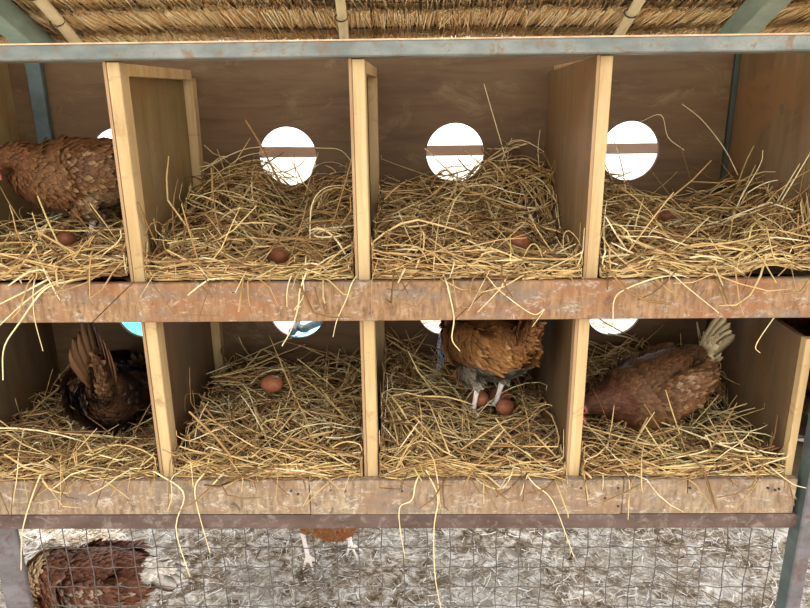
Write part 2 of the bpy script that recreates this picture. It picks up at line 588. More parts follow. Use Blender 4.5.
# ---- steel frame of the shed
frame = tag(empty('steel_frame', (0.4, 0, 0)), 'painted steel frame of beams, posts and rafters holding the nest boxes', 'steel frame', kind='structure')
tb = box('beam', -1.0, 1.9, -0.004, 0.036, BEAM_B, BEAM_T - 0.0012, MT['beam'], frame, 0.002)
tag(tb, 'blue grey painted steel beam with rust flecks')
box('rusty_edge', -1.0, 1.9, -0.003, 0.034, BEAM_T - 0.0014, BEAM_T + 0.0008, MT['rust'], tb, 0)
lb = box('beam', -1.0, 1.13, -0.001, 0.030, L2S, L2B - 0.0005, MT['low_steel'], frame, 0.0015)
tag(lb, 'brown rusty steel beam under the lower board')
# posts: front left (below the shelf), front right, back corners
xl = at_y(15, 528, 0.031)[0]
box('post', xl - 0.05, xl, 0.031, 0.041, 0.0, L2B - 0.001, MT['post'], frame, 0.002)
xr = at_y(784.5, 608, -0.014)[0] + 0.004
pr_ = box('post', xr, xr + 0.025, -0.014, 0.018, 0.0, 1.335, MT['post'], frame, 0.002)
box('side_face', xr - 0.0012, xr - 0.0002, -0.012, 0.017, 0.0, 1.335, MT['dimmed_green'], pr_, 0)
box('post', -0.318, -0.288, 0.356, YB - 0.001, FU + 0.001, 1.385, MT['dimmed_green'], frame, 0.002)
box('post', XR - 0.010, XR - 0.001, 0.362, YB - 0.001, FU + 0.001, 1.385, MT['shaded_green'], frame, 0.001)
# rafters: side face lit, open underside
for (pa, pb, lo, far, sgn) in (((14, 0), (55, 42), (0, 22), None, -1), ((745, 0), (718, 31), (770, 0), (787, 0), 1)):
    A = at_roof(*pa, -0.014); B = at_roof(*pb, -0.014)
    d = (B - A) / np.linalg.norm(B - A)
    d = d / d[1]
    x_side = A[0]
    ya, yb = -0.38, 0.63
    w = 0.045
    hgt = 0.055
    x0 = (A[0] + B[0]) / 2 + (0 if sgn > 0 else -w)
    Vv = []
    for y in (ya, yb):
        for x in (x0, x0 + w):
            for dz in (-0.014 - hgt, -0.014):
                Vv.append((x, y, roof_z(y, dz)))
    Fc = [(0, 1, 3, 2), (4, 6, 7, 5), (0, 4, 5, 1), (2, 3, 7, 6), (0, 2, 6, 4), (1, 5, 7, 3)]
    bm_obj('rafter', bmesh.new(), Vv, Fc, MT['green'], frame, 0.002)

# ================================================================== NEST BOXES
unit = tag(empty('nest_box_unit', (0.37, 0.19, L2B)), 'two-row plywood nest box unit with pine battens and round back holes', 'nest boxes')
X0U, X1U = -0.75, 1.46


def holed_panel(name, x0, x1, z0, z1, holes, r, y0, y1, mat, parent):
    """a plate with round holes; the plate is cut into one cell per hole"""
    V, Fc = [], []
    xs = [x0] + [(a[0] + b[0]) / 2 for a, b in zip(holes, holes[1:])] + [x1]
    for (cx, cz), a, b in zip(holes, xs, xs[1:]):
        ang = list(np.linspace(0, 2 * math.pi, 48, endpoint=False))
        ang += [math.atan2(z - cz, x - cx) % (2 * math.pi) for x in (a, b) for z in (z0, z1)]
        ang = sorted(ang)
        n = len(ang)
        base = len(V)
        for y in (y0, y1):
            for t in ang:
                c, s = math.cos(t), math.sin(t)
                k = 1e9
                if abs(c) > 1e-9: k = min(k, ((b if c > 0 else a) - cx) / c)
                if abs(s) > 1e-9: k = min(k, ((z1 if s > 0 else z0) - cz) / s)
                V.append((cx + r * c, y, cz + r * s))
                V.append((cx + k * c, y, cz + k * s))
        for i in range(n):
            j = (i + 1) % n
            f = lambda l, q, e: base + l * 2 * n + 2 * q + e
            Fc.append((f(0, i, 0), f(0, j, 0), f(0, j, 1), f(0, i, 1)))
            Fc.append((f(1, i, 0), f(1, i, 1), f(1, j, 1), f(1, j, 0)))
            Fc.append((f(0, i, 0), f(1, i, 0), f(1, j, 0), f(0, j, 0)))
            Fc.append((f(0, i, 1), f(0, j, 1), f(1, j, 1), f(1, i, 1)))
    return obj(name, V, Fc, mat, parent)


HU = [(-0.53, 1.177), (-0.16, 1.177), (0.192, 1.1755), (0.539, 1.179), (0.898, 1.179), (1.27, 1.179)]
HL = [(-0.51, 0.842), (-0.152, 0.842), (0.192, 0.8385), (0.520, 0.843), (0.892, 0.840)]
holed_panel('back_panel', X0U, X1U, L1B - 0.002, 1.375, HU, 0.0595, YB, YB + 0.009, MT['back'], unit)
holed_panel('back_panel', X0U, X1U, L2B - 0.002, L1B - 0.004, HL, 0.0605, YB, YB + 0.009, MT['back'], unit)
box('shelf', X0U, X1U, 0.0165, YB - 0.0005, L1B, FU, MT['shelf'], unit, 0.001)
box('end_panel', X1U - 0.009, X1U - 0.001, 0.0335, YB - 0.0006, FL + 0.0005, L1B - 0.0005, MT['panel_shaded'], unit, 0)
box('shelf', X0U, X1U, 0.0325, YB - 0.0005, L2B + 0.0005, FL, MT['shelf'], unit, 0.001)

for x in DU:
    d = box('divider', x, x + 0.0042, YD, YB - 0.0005, FU, BEAM_B - 0.001, MT['panel'] if x < 0.5 else MT['panel_lit'], unit, 0)
    box('edge', x - 0.0001, x + 0.0043, YD - 0.0008, YD + 0.0002, FU, BEAM_B - 0.001, MT['ply_edge'], d, 0)
    box('batten', x + 0.0045, x + 0.0238, YD, YD + 0.032, FU + 0.003, BEAM_B - 0.0015, MT['batten'], d)
    box('batten', x + 0.0045, x + 0.0235, YB - 0.026, YB - 0.001, FU + 0.003, BEAM_B - 0.005, MT['batten'], d)
    ztop = BEAM_B - 0.0015
    prism_yz('top_batten', [(YD + 0.0325, ztop - 0.018), (YB - 0.027, ztop - 0.008), (YB - 0.027, ztop + 0.010), (YD + 0.0325, ztop)], x + 0.0045, x + 0.024, MT['batten'], d)
for x in DL:
    d = box('divider', x, x + 0.0042, YD + 0.017, YB - 0.0005, FL, L1B - 0.001, MT['panel_shaded'], unit, 0)
    box('edge', x - 0.0001, x + 0.0043, YD - 0.0008, YD + 0.0168, L2B + 0.014, L1B - 0.001, MT['ply_edge'], d, 0)
    box('batten', x + 0.0045, x + 0.0238, YD + 0.0005, YD + 0.032, L2B + 0.014, L1B - 0.0015, MT['batten'], d)
    box('batten', x + 0.0045, x + 0.0235, YB - 0.026, YB - 0.001, FL + 0.003, L1B - 0.002, MT['batten'], d)
# end panels
dk = at_x(775, 319, XR); dk2 = at_x(808, 342, XR)
EP = [(YD, FU), (YB - 0.0005, FU), (YB - 0.0005, 1.375), (0.038, 1.375), (0.038, BEAM_B - 0.001), (YD, BEAM_B - 0.001)]
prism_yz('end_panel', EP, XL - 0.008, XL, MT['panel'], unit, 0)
box('end_panel', XL - 0.008, XL, YD + 0.017, YB - 0.0005, FL, L1B - 0.001, MT['panel_shaded'], unit, 0)
e = prism_yz('end_panel', EP, XR, XR + 0.008, MT['panel_lit'], unit, 0)
sp = at_x(783, 108, XR)
th = np.linspace(0, 2 * math.pi, 18, endpoint=False)
rr = 1 + 0.28 * np.sin(3 * th + 1) + 0.15 * np.sin(5 * th)
prism_yz('knot', [(sp[1] + 0.007 * r * math.cos(t), sp[2] + 0.011 * r * math.sin(t)) for t, r in zip(th, rr)], XR - 0.0006, XR + 0.001, MT['shelf'], e, 0)
zt = L1B - 0.001
yc = dk[1]
slope = (dk2[2] - dk[2]) / (dk2[1] - dk[1])
y_low = YD + 0.036
e = prism_yz('end_panel', [(YD + 0.017, FL), (YB - 0.0005, FL), (YB - 0.0005, zt), (yc + (zt - dk[2]) / slope, zt), (y_low, max(FL + 0.05, dk[2] + slope * (y_low - yc))), (YD + 0.017, dk[2] + slope * (y_low - yc))], XR, XR + 0.008, MT['panel_shaded'], unit, 0)
box('batten', XR - 0.004 + 0.0045, XR + 0.014, YD - 0.0005, YD + 0.0160, FL + 0.02, min(0.9, dk[2] + slope * (y_low - yc)), MT['batten'], e)

# front boards with their slanting joints
def lip(zb, zt_, cuts, x0, x1, mat):
    """cuts: (x at top, x at bottom)"""
    ed = [(x0, x0)] + cuts + [(x1, x1)]
    out = []
    for k, (a, b) in enumerate(zip(ed, ed[1:])):
        g = 0.0006
        y0 = 0.0 if k % 2 == 0 else -0.0012
        out.append(prism_xz('front_board', [(a[1] + g, zb), (b[1] - g, zb), (b[0] - g, zt_), (a[0] + g, zt_)], y0, 0.0155, mat, unit, 0.0014))
    return out


cu = [(at_y(132, 284, 0)[0], at_y(92, 322, 0)[0]), (at_y(496, 282, 0)[0], at_y(454, 321, 0)[0])]
upper = lip(L1B, L1T, cu, -0.8, 1.128, MT['lip_upper'])
cl = [(at_y(309, 482, 0)[0],) * 2, (at_y(624, 482, 0)[0],) * 2]
lower = lip(L2B + 0.0006, L2T, cl, -0.8, at_y(793, 500, 0)[0] + 0.004, MT['lip_lower'])
NAILS = [(291, 491, 0), (298, 494, 0), (331, 490, 1), (345, 491, 1), (605, 498, 1), (618, 488, 1), (618, 506, 1), (581, 488, 1), (768, 488, 2), (779, 489, 2), (775, 490, 2), (402, 491, 1), (690, 488, 2)]
for u, v, k in NAILS:
    p = at_y(u, v, -0.001)
    th = np.linspace(0, 2 * math.pi, 8, endpoint=False)
    prism_xz('nail', [(p[0] + 0.0022 * math.cos(t), p[2] + 0.0022 * math.sin(t)) for t in th], -0.0025, 0.0005, MT['nail'], lower[k], 0)

# ================================================================== WIRE MESH
mesh_root = tag(empty('wire_mesh', (0.42, 0.045, 0)), 'rusty square wire mesh closing the space under the nest boxes', 'wire mesh')


def wire(name, pts, rad):
    V, Q = tube_arrays(np.array([pts]), np.array([rad]), 5)
    return obj(name, V, Q, MT['wire'], mesh_root, smooth=True)


MX0, MX1 = -0.262, 1.124
nv = 32
sp_ = (MX1 - MX0) / nv
for k in range(nv + 1):
    x = MX0 + 0.006 + k * (MX1 - MX0 - 0.012) / nv
    z = np.linspace(0.004, L2S - 0.001, 49)
    lean = 0.010 * math.sin(k * 0.7)
    pts = np.stack([x + lean * (0.55 - z) + 0.0012 * np.sin(z * 60 + k), 0.047 + 0.0012 * np.cos(z / sp_ * math.pi + math.pi * k), z], -1)
    wire('mesh_wire', pts, 0.0010)
for k in range(12):
    z = 0.03 + k * 0.0442
    x = np.linspace(MX0, MX1, 130)
    pts = np.stack([x, 0.047 - 0.0014 * np.cos((x - MX0) / sp_ * math.pi + math.pi * k), z + 0.0016 * np.sin((x - MX0) / sp_ * math.pi * 2)], -1)
    wire('mesh_wire', pts, 0.0010)

# ================================================================== STRAW BEDDING
BAYS = {
    'U1': dict(x=(XL, DU[0]), floor=FU, lip=L1T, ctl=[(5, 268, .04), (60, 268, .04), (120, 264, .04), (65, 253, .18), (20, 259, .2), (110, 252, .2), (20, 240, .33), (60, 242, .33), (125, 215, .33)]),
    'U2': dict(x=(DU[0] + .024, DU[1]), floor=FU, lip=L1T, ctl=[(165, 271, .04), (250, 272, .04), (340, 271, .04), (185, 238, .13), (225, 232, .17), (278, 268, .15), (335, 235, .16), (296, 236, .25), (205, 198, .33), (235, 175, .33), (262, 176, .33), (290, 205, .33), (330, 186, .33), (352, 190, .33)]),
    'U3': dict(x=(DU[1] + .024, DU[2]), floor=FU, lip=L1T, ctl=[(378, 270, .04), (450, 271, .04), (545, 273, .04), (395, 236, .12), (450, 234, .15), (520, 254, .15), (548, 264, .14), (378, 203, .33), (420, 203, .33), (460, 194, .33), (490, 172, .33), (520, 166, .33), (545, 180, .33)]),
    'U4': dict(x=(DU[2] + .024, XR), floor=FU, lip=L1T, ctl=[(605, 268, .04), (700, 271, .04), (800, 264, .04), (630, 238, .12), (665, 226, .29), (720, 243, .15), (790, 218, .1), (610, 200, .33), (650, 215, .34), (700, 218, .33), (732, 198, .33), (775, 195, .2), (810, 205, .08)]),
    'L1': dict(x=(XL, DL[0]), floor=FL, lip=L2T, ctl=[(5, 467, .04), (80, 467, .04), (150, 466, .04), (30, 437, .15), (100, 436, .15), (150, 432, .15), (55, 408, .33), (100, 410, .33), (150, 398, .33)]),
    'L2': dict(x=(DL[0] + .024, DL[1]), floor=FL, lip=L2T, ctl=[(180, 466, .04), (270, 468, .04), (350, 466, .04), (200, 428, .12), (272, 398, .2), (300, 424, .14), (345, 420, .14), (235, 378, .33), (290, 374, .33), (350, 374, .33)]),
    'L3': dict(x=(DL[1] + .024, DL[2]), floor=FL, lip=L2T, ctl=[(385, 466, .04), (470, 468, .04), (550, 466, .04), (395, 412, .12), (425, 418, .16), (490, 418, .2), (550, 432, .12), (390, 364, .3), (422, 368, .33), (480, 395, .33), (530, 395, .33)]),
    'L4': dict(x=(DL[2] + .024, XR), floor=FL, lip=L2T, ctl=[(595, 467, .04), (680, 467, .04), (770, 469, .04), (605, 440, .14), (680, 440, .16), (735, 437, .16), (600, 362, .33), (640, 355, .33), (680, 365, .33), (703, 374, .33), (765, 455, .08)]),
}
for b in BAYS.values():
    b['P'] = np.array([at_y(*c) for c in b['ctl']])


def H(bay, x, y):
    P = bay['P']
    x = np.asarray(x, float); y = np.asarray(y, float)
    d2 = (x[..., None] - P[:, 0]) ** 2 + (y[..., None] - P[:, 1]) ** 2 + 3e-4
    w = d2 ** -1.7
    return np.maximum((w * P[:, 2]).sum(-1) / w.sum(-1), bay['floor'] + 0.012)


DESC = {'U1': 'straw bedding under the hen standing in the upper end box',
        'U2': 'deep straw nest heaped up to the round hole above one egg',
        'U3': 'straw bedding piled high in the back corner beside a tucked-in egg',
        'U4': 'flattened straw nest in the upper box against the end wall',
        'L1': 'straw bedding under the dark hen with her tail raised',
        'L2': 'straw nest holding a single egg in the lower row',
        'L3': 'straw nest with several eggs below the orange hen',
        'L4': 'straw nest around the hen sitting beside the end wall'}


EGG_SPOTS = {'U1': [(66, 240, .17, .011)], 'U2': [(279, 257, .13, .012)], 'U3': [(521, 243, .14, .011)], 'U4': [(666, 216, .29, .010)],
             'L2': [(272, 385, .20, .026)], 'L3': [(479, 398, .20, .016), (505, 407, .19, .016)], 'L1': [], 'L4': [(590, 408, .12, .02)]}


def strands(bay, N, key):
    xa, xb = bay['x']; xa += 0.004; xb -= 0.004
    lipz = bay['lip']
    K = 8
    cx = rng.uniform(xa, xb, N)
    cy = rng.beta(0.95, 1.15, N) * 0.355 + 0.008
    cy[:330] = rng.uniform(0.006, 0.05, 330)
    ang = np.where((rng.random(N) < 0.35) | (np.arange(N) < 330), rng.normal(0, 0.5, N), rng.uniform(0, math.pi, N))
    L = rng.gamma(4.5, 0.029, N).clip(0.035, 0.30)
    s = np.linspace(-0.5, 0.5, K)
    bend = rng.normal(0, 0.9, N)
    a = ang[:, None] + bend[:, None] * s
    kink = (rng.random(N) < 0.22)[:, None] * rng.normal(0, 1.0, N)[:, None] * (s > rng.uniform(-.3, .3, N)[:, None])
    a = a + kink
    step = L[:, None] / (K - 1)
    dx = np.cumsum(np.cos(a) * step, 1); dy = np.cumsum(np.sin(a) * step, 1)
    X = cx[:, None] + dx - dx.mean(1, keepdims=True)
    Y = cy[:, None] + dy - dy.mean(1, keepdims=True)
    over = rng.random(N) < 0.16
    ymin = np.where(over, -0.035, 0.010)[:, None]
    X = X.clip(xa, xb)
    Y = np.clip(Y, ymin, YB - 0.012)
    hs = H(bay, X, Y)
    lift = rng.exponential(0.014, N).clip(0, 0.06)
    lift[:330] *= 0.5
    tilt = rng.normal(0, 0.28, N)
    tilt = np.where(rng.random(N) < 0.13, rng.normal(0, 0.8, N), tilt)
    tilt = tilt * (0.13 / L).clip(0, 1)
    hm = hs.mean(1, keepdims=True)
    Z = 0.65 * hs + 0.35 * hm + lift[:, None] - 0.008 + tilt[:, None] * L[:, None] * s
    arch = np.where(rng.random(N) < 0.22, rng.uniform(0, 0.035, N), 0)
    Z += arch[:, None] * (1 - (2 * s) ** 2)
    Z = np.maximum(Z, hs - 0.012)
    nearlip = Y < 0.026
    Z = np.where(nearlip, np.maximum(Z, lipz + 0.0035), Z)
    Z = np.where(Y < -0.002, Z - (-(Y) - 0.002) * 1.1 * rng.uniform(0.3, 1.6, N)[:, None], Z)
    Z = np.where((Y >= -0.006) & nearlip, np.maximum(Z, lipz + 0.0035), Z)
    top = (BEAM_B if lipz > 0.9 else L1B) - 0.01
    Z = np.minimum(Z, top)
    P = np.stack([X, Y, Z], -1)
    r = rng.uniform(0.0007, 0.0017, N) + (rng.random(N) < 0.25) * rng.uniform(0.0003, 0.0009, N)
    taper = np.array([0.75, .95, 1, 1, 1, .95, .85, .5])
    keep = np.ones(N, bool)
    fine = np.concatenate([P, (P[:, 1:] + P[:, :-1]) / 2], 1)
    for u, v, y, rad in EGG_SPOTS[key]:
        c = at_y(u, v, y)
        d = CAM - c; d /= np.linalg.norm(d)
        q = fine - c
        t = q @ d
        dist = np.linalg.norm(q - t[..., None] * d, axis=2)
        keep &= ~((dist < rad) & (t > -0.012)).any(1)
    P = P[keep]; r = r[keep]
    return P, r[:, None] * taper


def build_bedding(key):
    bay = BAYS[key]
    xa, xb = bay['x']; xa += 0.003; xb -= 0.003
    n, m = 30, 26
    xs = np.linspace(xa, xb, n); ys = np.linspace(0.020, YB - 0.003, m)
    if key[0] == 'L':
        ys = np.linspace(0.034, YB - 0.003, m)
    X, Y = np.meshgrid(xs, ys, indexing='ij')
    Z = H(bay, X, Y) - 0.020 + rng.normal(0, 0.005, X.shape)
    Z = np.where(Y < 0.05, np.clip(Z, bay['lip'] - 0.003, bay['lip'] + 0.004), Z)
    V1 = np.stack([X, Y, Z], -1).reshape(-1, 3)
    i = np.arange(n * m).reshape(n, m)
    Q1 = np.stack([i[:-1, :-1], i[1:, :-1], i[1:, 1:], i[:-1, 1:]], -1).reshape(-1, 4)
    P, r = strands(bay, 1550, key)
    V2, Q2 = tube_arrays(P, r, 3)
    base = np.array([(xa + xb) / 2, 0.19, bay['floor']])
    me = fast_mesh('straw_bedding', np.vstack([V1, V2]) - base, np.vstack([Q1, Q2 + len(V1)]))
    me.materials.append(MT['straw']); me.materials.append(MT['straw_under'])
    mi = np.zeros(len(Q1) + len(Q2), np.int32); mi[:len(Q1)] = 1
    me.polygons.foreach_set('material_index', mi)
    o = bpy.data.objects.new('straw_bedding', me)
    o.location = base
    COL.objects.link(o)
    tag(o, DESC[key], 'straw', kind='stuff')


for k in BAYS:
    build_bedding(k)

# individual long stalks
def stalk(pts, rad, label, group):
    P = np.array([at_y(*p) for p in pts])
    n = max(10, 4 * len(P))
    Q = smooth_path(P, n)
    base = Q[0].copy()
    t = np.linspace(0, 1, n)
    rr = rad * (1 - 0.55 * t)
    V, q = tube_arrays(np.array([Q - base]), np.array([rr]), 5)
    o = obj('straw_stalk', V, q, MT['stalk'], None, smooth=True)
    o.location = base
    tag(o, label, 'straw', group)


UP_LABELS = [
    'thickest pale stalk bent down over the upper board below the standing hen',
    'slanting straw stalk over the upper board, middle of three below the standing hen',
    'straight straw stalk over the upper board, shortest of three below the standing hen',
    'thin straight stalk dangling below the board under the standing hen',
    'long stalk hanging over the upper board to the hole with the black hose',
    "short straight stalk over the upper board below the deep nest's egg",
    'stalk curled into a hook on the upper board below the deep nest',
    'thin bent stalk over the upper board beside the middle divider',
    'wavy stalk over the upper board hanging beside the orange hen',
    'straight slanting stalk over the upper board above the orange hen',
    'zigzag thin stalk with a hooked end over the upper board',
    'arched pale stalk over the upper board below the flattened nest',
    'straight slanting stalk over the upper board below the flattened nest',
    'bent stalk stuck to the cut corner of the end panel',
]
LO_LABELS = [
    "long stalk hanging past the lower board beside the ground hen's head end",
    'thin upright stalk over the lower board below the dark hen',
    "thick zigzag stalk hanging past the lower board to the ground hen's tail",
    'long curved stalk over the lower board between ground hen and pink feet',
    'short thin stalk over the lower board beside the first lower divider',
    'short thick slanting stalk over the lower board below the single egg nest',
    'S-shaped stalk looping over the lower board beside the middle divider',
    'longest stalk of all, hanging past the lower board over the wire mesh',
    'thick slanting stalk over the lower board below the clutch of eggs',
    'straw stalk looping up again over the lower board below the clutch',
    "pale stalk reaching from the sitting hen's nest to the steel post",
    'thin short vertical stalk over the lower board below the sitting hen',
]
IN_LABELS = [
    'tall thin stalk leaning on the back panel beside the piled straw',
    'short stalk crossing the tall leaning stalk in the piled straw',
    'curved stalk in the back corner beside the upper divider',
    'long curved stalk on the back panel above the flattened nest',
    'crooked forked stalk beside the round hole above the flattened nest',
    'upright stalk under the dark knot of the end panel',
    'upper of two parallel slanting stalks along the end panel',
    'lower of two parallel slanting stalks along the end panel',
    'bent upright stalk in the flattened nest near the back corner',
    'long stalk arching across the round hole of the deep nest',
    'short stalk arching up to the round hole of the deep nest',
    "bent stalk behind the sitting hen's raised tail",
    'looping stalk beside the middle divider in the deep nest',
]
f_ = -0.006
for pts, rad in [
    ([(100, 276, .03), (70, 281, -.003), (44, 290, f_), (20, 322, -.02), (4, 348, -.026), (3, 380, -.026)], .0022),
    ([(75, 277, .03), (52, 283, -.004), (39, 291, f_), (18, 308, -.012), (-2, 327, -.016)], .0019),
    ([(62, 272, .03), (45, 281, -.004), (26, 291, -.008), (0, 304, -.012)], .0021),
    ([(36, 276, .03), (34, 283, -.004), (33, 300, f_), (35, 321, f_), (43, 351, -.008)], .0013),
    ([(312, 255, .05), (305, 276, .004), (300, 290, f_), (298, 308, f_), (291, 330, -.008), (282, 346, -.01)], .0018),
    ([(298, 262, .05), (290, 279, .002), (287, 292, f_), (287, 307, f_)], .0013),
    ([(300, 262, .05), (303, 280, .0), (303, 297, f_), (294, 310, f_), (301, 306, f_)], .0012),
    ([(360, 272, .03), (352, 283, -.004), (346, 300, f_), (337, 320, f_), (333, 337, f_)], .0013),
    ([(438, 262, .04), (446, 281, -.003), (449, 292, f_), (454, 318, f_), (452, 339, -.008), (460, 351, -.008)], .0017),
    ([(512, 268, .04), (504, 282, -.003), (499, 290, f_), (478, 312, f_)], .0016),
    ([(480, 268, .04), (490, 280, -.002), (500, 291, f_), (532, 314, f_), (544, 309, f_), (540, 316, f_), (532, 327, f_)], .0012),
    ([(690, 275, .02), (668, 276, -.003), (649, 280, f_), (622, 291, f_), (614, 301, f_), (613, 319, f_)], .0017),
    ([(640, 262, .05), (668, 272, .004), (688, 288, f_), (719, 313, f_)], .0014),
    ([(777, 316, .02), (773, 319, .02), (756, 345, .02), (760, 353, .02)], .0012),
]:
    stalk(pts, rad, UP_LABELS.pop(0), 'straw stalks over the upper board')
for pts, rad in [
    ([(60, 466, .03), (44, 474, .0), (38, 481, f_), (23, 528, f_), (21, 570, f_)], .0019),
    ([(24, 430, .06), (19, 452, .02), (17, 476, -.003), (13, 503, f_)], .0014),
    ([(150, 470, .02), (160, 475, .0), (184, 494, f_), (176, 529, f_), (190, 577, -.01)], .002),
    ([(214, 466, .03), (202, 476, .0), (195, 488, f_), (198, 510, f_), (210, 553, f_)], .0018),
    ([(185, 470, .02), (172, 478, .0), (172, 496, f_), (168, 510, f_)], .0012),
    ([(230, 466, .03), (218, 479, -.003), (200, 498, f_)], .0018),
    ([(425, 466, .03), (416, 482, -.004), (412, 500, f_), (400, 507, f_), (400, 528, f_), (405, 557, f_)], .0016),
    ([(416, 450, .04), (428, 474, .006), (438, 498, f_), (434, 528, f_), (435, 575, f_), (441, 609, f_)], .0018),
    ([(508, 448, .05), (517, 462, .025), (534, 484, -.003), (553, 502, f_), (574, 557, f_)], .0018),
    ([(470, 470, .02), (480, 482, -.003), (499, 489, f_), (510, 478, -.003), (516, 455, .03)], .0015),
    ([(740, 440, .05), (752, 452, .03), (775, 471, .01), (793, 484, -.016), (806, 488, -.018)], .0017),
    ([(625, 468, .02), (629, 480, -.003), (629, 500, f_), (628, 520, f_)], .001),
]:
    stalk(pts, rad, LO_LABELS.pop(0), 'straw stalks over the lower board')
for pts, rad in [
    ([(510, 175, .31), (505, 156, .32), (490, 105, .34), (484, 84, .35)], .0013),
    ([(500, 165, .31), (507, 148, .32), (512, 138, .33)], .001),
    ([(540, 175, .32), (538, 150, .33), (540, 130, .35)], .001),
    ([(738, 175, .31), (724, 148, .33), (702, 120, .345), (682, 104, .35)], .0012),
    ([(684, 150, .34), (668, 137, .345), (661, 115, .35), (640, 122, .345)], .001),
    ([(765, 195, .2), (778, 160, .19), (783, 122, .185)], .0012),
    ([(770, 215, .15), (790, 180, .12), (815, 140, .1)], .0015),
    ([(760, 235, .12), (785, 195, .1), (812, 150, .08)], .0015),
    ([(725, 240, .15), (740, 200, .18), (760, 165, .2), (763, 150, .2)], .0014),
    ([(200, 172, .32), (232, 154, .34), (260, 147, .35), (318, 148, .355), (340, 150, .35), (352, 162, .34)], .0012),
    ([(215, 180, .3), (240, 158, .33), (275, 150, .35)], .0011),
    ([(700, 345, .3), (697, 322, .3), (706, 360, .27), (712, 385, .22)], .0012),
    ([(310, 240, .1), (312, 205, .12), (325, 188, .14), (348, 185, .15)], .0014),
]:
    stalk(pts, rad, IN_LABELS.pop(0), 'straw stalks standing in the boxes')

# ================================================================== EGGS
def egg_mesh():
    V, Fc = [], []
    n, m = 14, 20
    for i in range(n + 1):
        t = math.pi * i / n
        z = -math.cos(t) * 0.0285
        r = 0.0215 * math.sin(t) * (1 - 0.10 * math.cos(math.pi - t) * -1) * (1 - 0.09 * (z / 0.0285))
        for j in range(m):
            a = 2 * math.pi * j / m
            V.append((r * math.cos(a), r * math.sin(a), z))
    for i in range(n):
        for j in range(m):
            k = (j + 1) % m
            Fc.append((i * m + j, i * m + k, (i + 1) * m + k, (i + 1) * m + j))
    me = bpy.data.meshes.new('egg')
    me.from_pydata(V, [], Fc); me.update()
    me.polygons.foreach_set('use_smooth', [True] * len(me.polygons))
    me.materials.append(MT['egg'])
    return me


EGG = egg_mesh()
for u, v, y, rot, label, grp in [
    (279, 257, .13, (1.3, 0.2, 0.6), 'brown egg in the deep straw nest below the round hole', None),
    (521, 243, .14, (1.2, 0, -0.9), 'brown egg tucked in straw near the corner of the upper box', None),
    (666, 216, .29, (1.5, 0, 1.2), 'brown egg half hidden in the flattened straw nest', None),
    (66, 240, .17, (1.4, 0, 0.5), 'brown egg lying between the legs of the standing hen', None),
    (272, 384, .20, (1.5, 0, 1.4), 'single brown egg alone in the lower straw nest', None),
    (479, 398, .20, (1.4, 0, 0.3), 'brown egg under the orange hen, farthest from the divider', 'eggs under the orange hen'),
    (500, 396, .23, (1.5, 0, 1.5), 'brown egg under the orange hen, deepest in the clutch', 'eggs under the orange hen'),
    (505, 407, .19, (1.3, 0, -0.6), 'brown egg under the orange hen, foremost of the clutch', 'eggs under the orange hen'),
]:
    o = bpy.data.objects.new('egg', EGG)
    o.location = at_y(u, v, y)
    o.rotation_euler = rot
    o.scale = (0.82,) * 3
    COL.objects.link(o)
    tag(o, label, 'egg', grp)


# ================================================================== HENS
def loft(stations, nseg=20, n=60):
    """stations: x,z,half width,half height along a spine in the XZ plane"""
    S = smooth_path(np.array(stations, float), n)
    S[:, 2:] = S[:, 2:].clip(0.003)
    T = np.gradient(S[:, :2], axis=0)
    T /= np.linalg.norm(T, axis=1, keepdims=True)
    V, Fc = [], []
    for (x, z, w, h), (tx, tz) in zip(S, T):
        for j in range(nseg):
            a = 2 * math.pi * j / nseg
            up = h * math.sin(a)
            V.append((x - tz * up, w * math.cos(a), z + tx * up))
    for i in range(n - 1):
        for j in range(nseg):
            k = (j + 1) % nseg
            Fc.append((i * nseg + j, i * nseg + k, (i + 1) * nseg + k, (i + 1) * nseg + j))
    Fc.append(tuple(range(nseg - 1, -1, -1)))
    Fc.append(tuple(range((n - 1) * nseg, n * nseg)))
    return V, Fc, S, T


def add_geo(bm, V, Fc):
    vv = [bm.verts.new(v) for v in V]
    for f in Fc:
        try:
            bm.faces.new([vv[i] for i in f])
        except ValueError:
            pass


def add_tube(bm, pts, rad, sides=8):
    V, Q = tube_arrays(np.array([pts], float), np.array([rad], float), sides)
    n = len(V)
    add_geo(bm, V, [tuple(q) for q in Q] + [tuple(range(sides - 1, -1, -1)), tuple(range(n - sides, n))])


TORSO = [(-.155, .232, .026, .030), (-.125, .222, .050, .052), (-.08, .207, .073, .074), (-.01, .195, .086, .086), (.06, .196, .082, .086), (.105, .212, .064, .07)]
NECKS = {
    'upright': [(.130, .245, .044, .048), (.145, .295, .031, .034), (.155, .340, .025, .027), (.172, .366, .023, .023), (.190, .366, .018, .019), (.205, .362, .009, .010)],
    'tucked': [(.132, .232, .048, .052), (.150, .252, .036, .040), (.166, .264, .028, .030), (.186, .264, .024, .025), (.204, .258, .018, .019), (.217, .253, .009, .010)],
    'low': [(.140, .200, .050, .054), (.170, .188, .038, .040), (.198, .180, .030, .030), (.224, .178, .025, .025), (.244, .172, .019, .019), (.258, .166, .009, .010)],
    'retracted': [(.125, .225, .050, .055), (.138, .235, .041, .044), (.150, .238, .033, .034), (.165, .236, .025, .026), (.181, .230, .019, .019), (.194, .225, .009, .010)],
    'stretched': [(.128, .218, .048, .052), (.150, .224, .036, .037), (.173, .228, .029, .029), (.195, .230, .024, .024), (.212, .227, .018, .018), (.226, .222, .009, .010)],
    'peck': [(.140, .190, .046, .050), (.165, .150, .033, .036), (.180, .105, .026, .028), (.192, .075, .023, .024), (.200, .052, .018, .018), (.206, .036, .009, .009)],
}


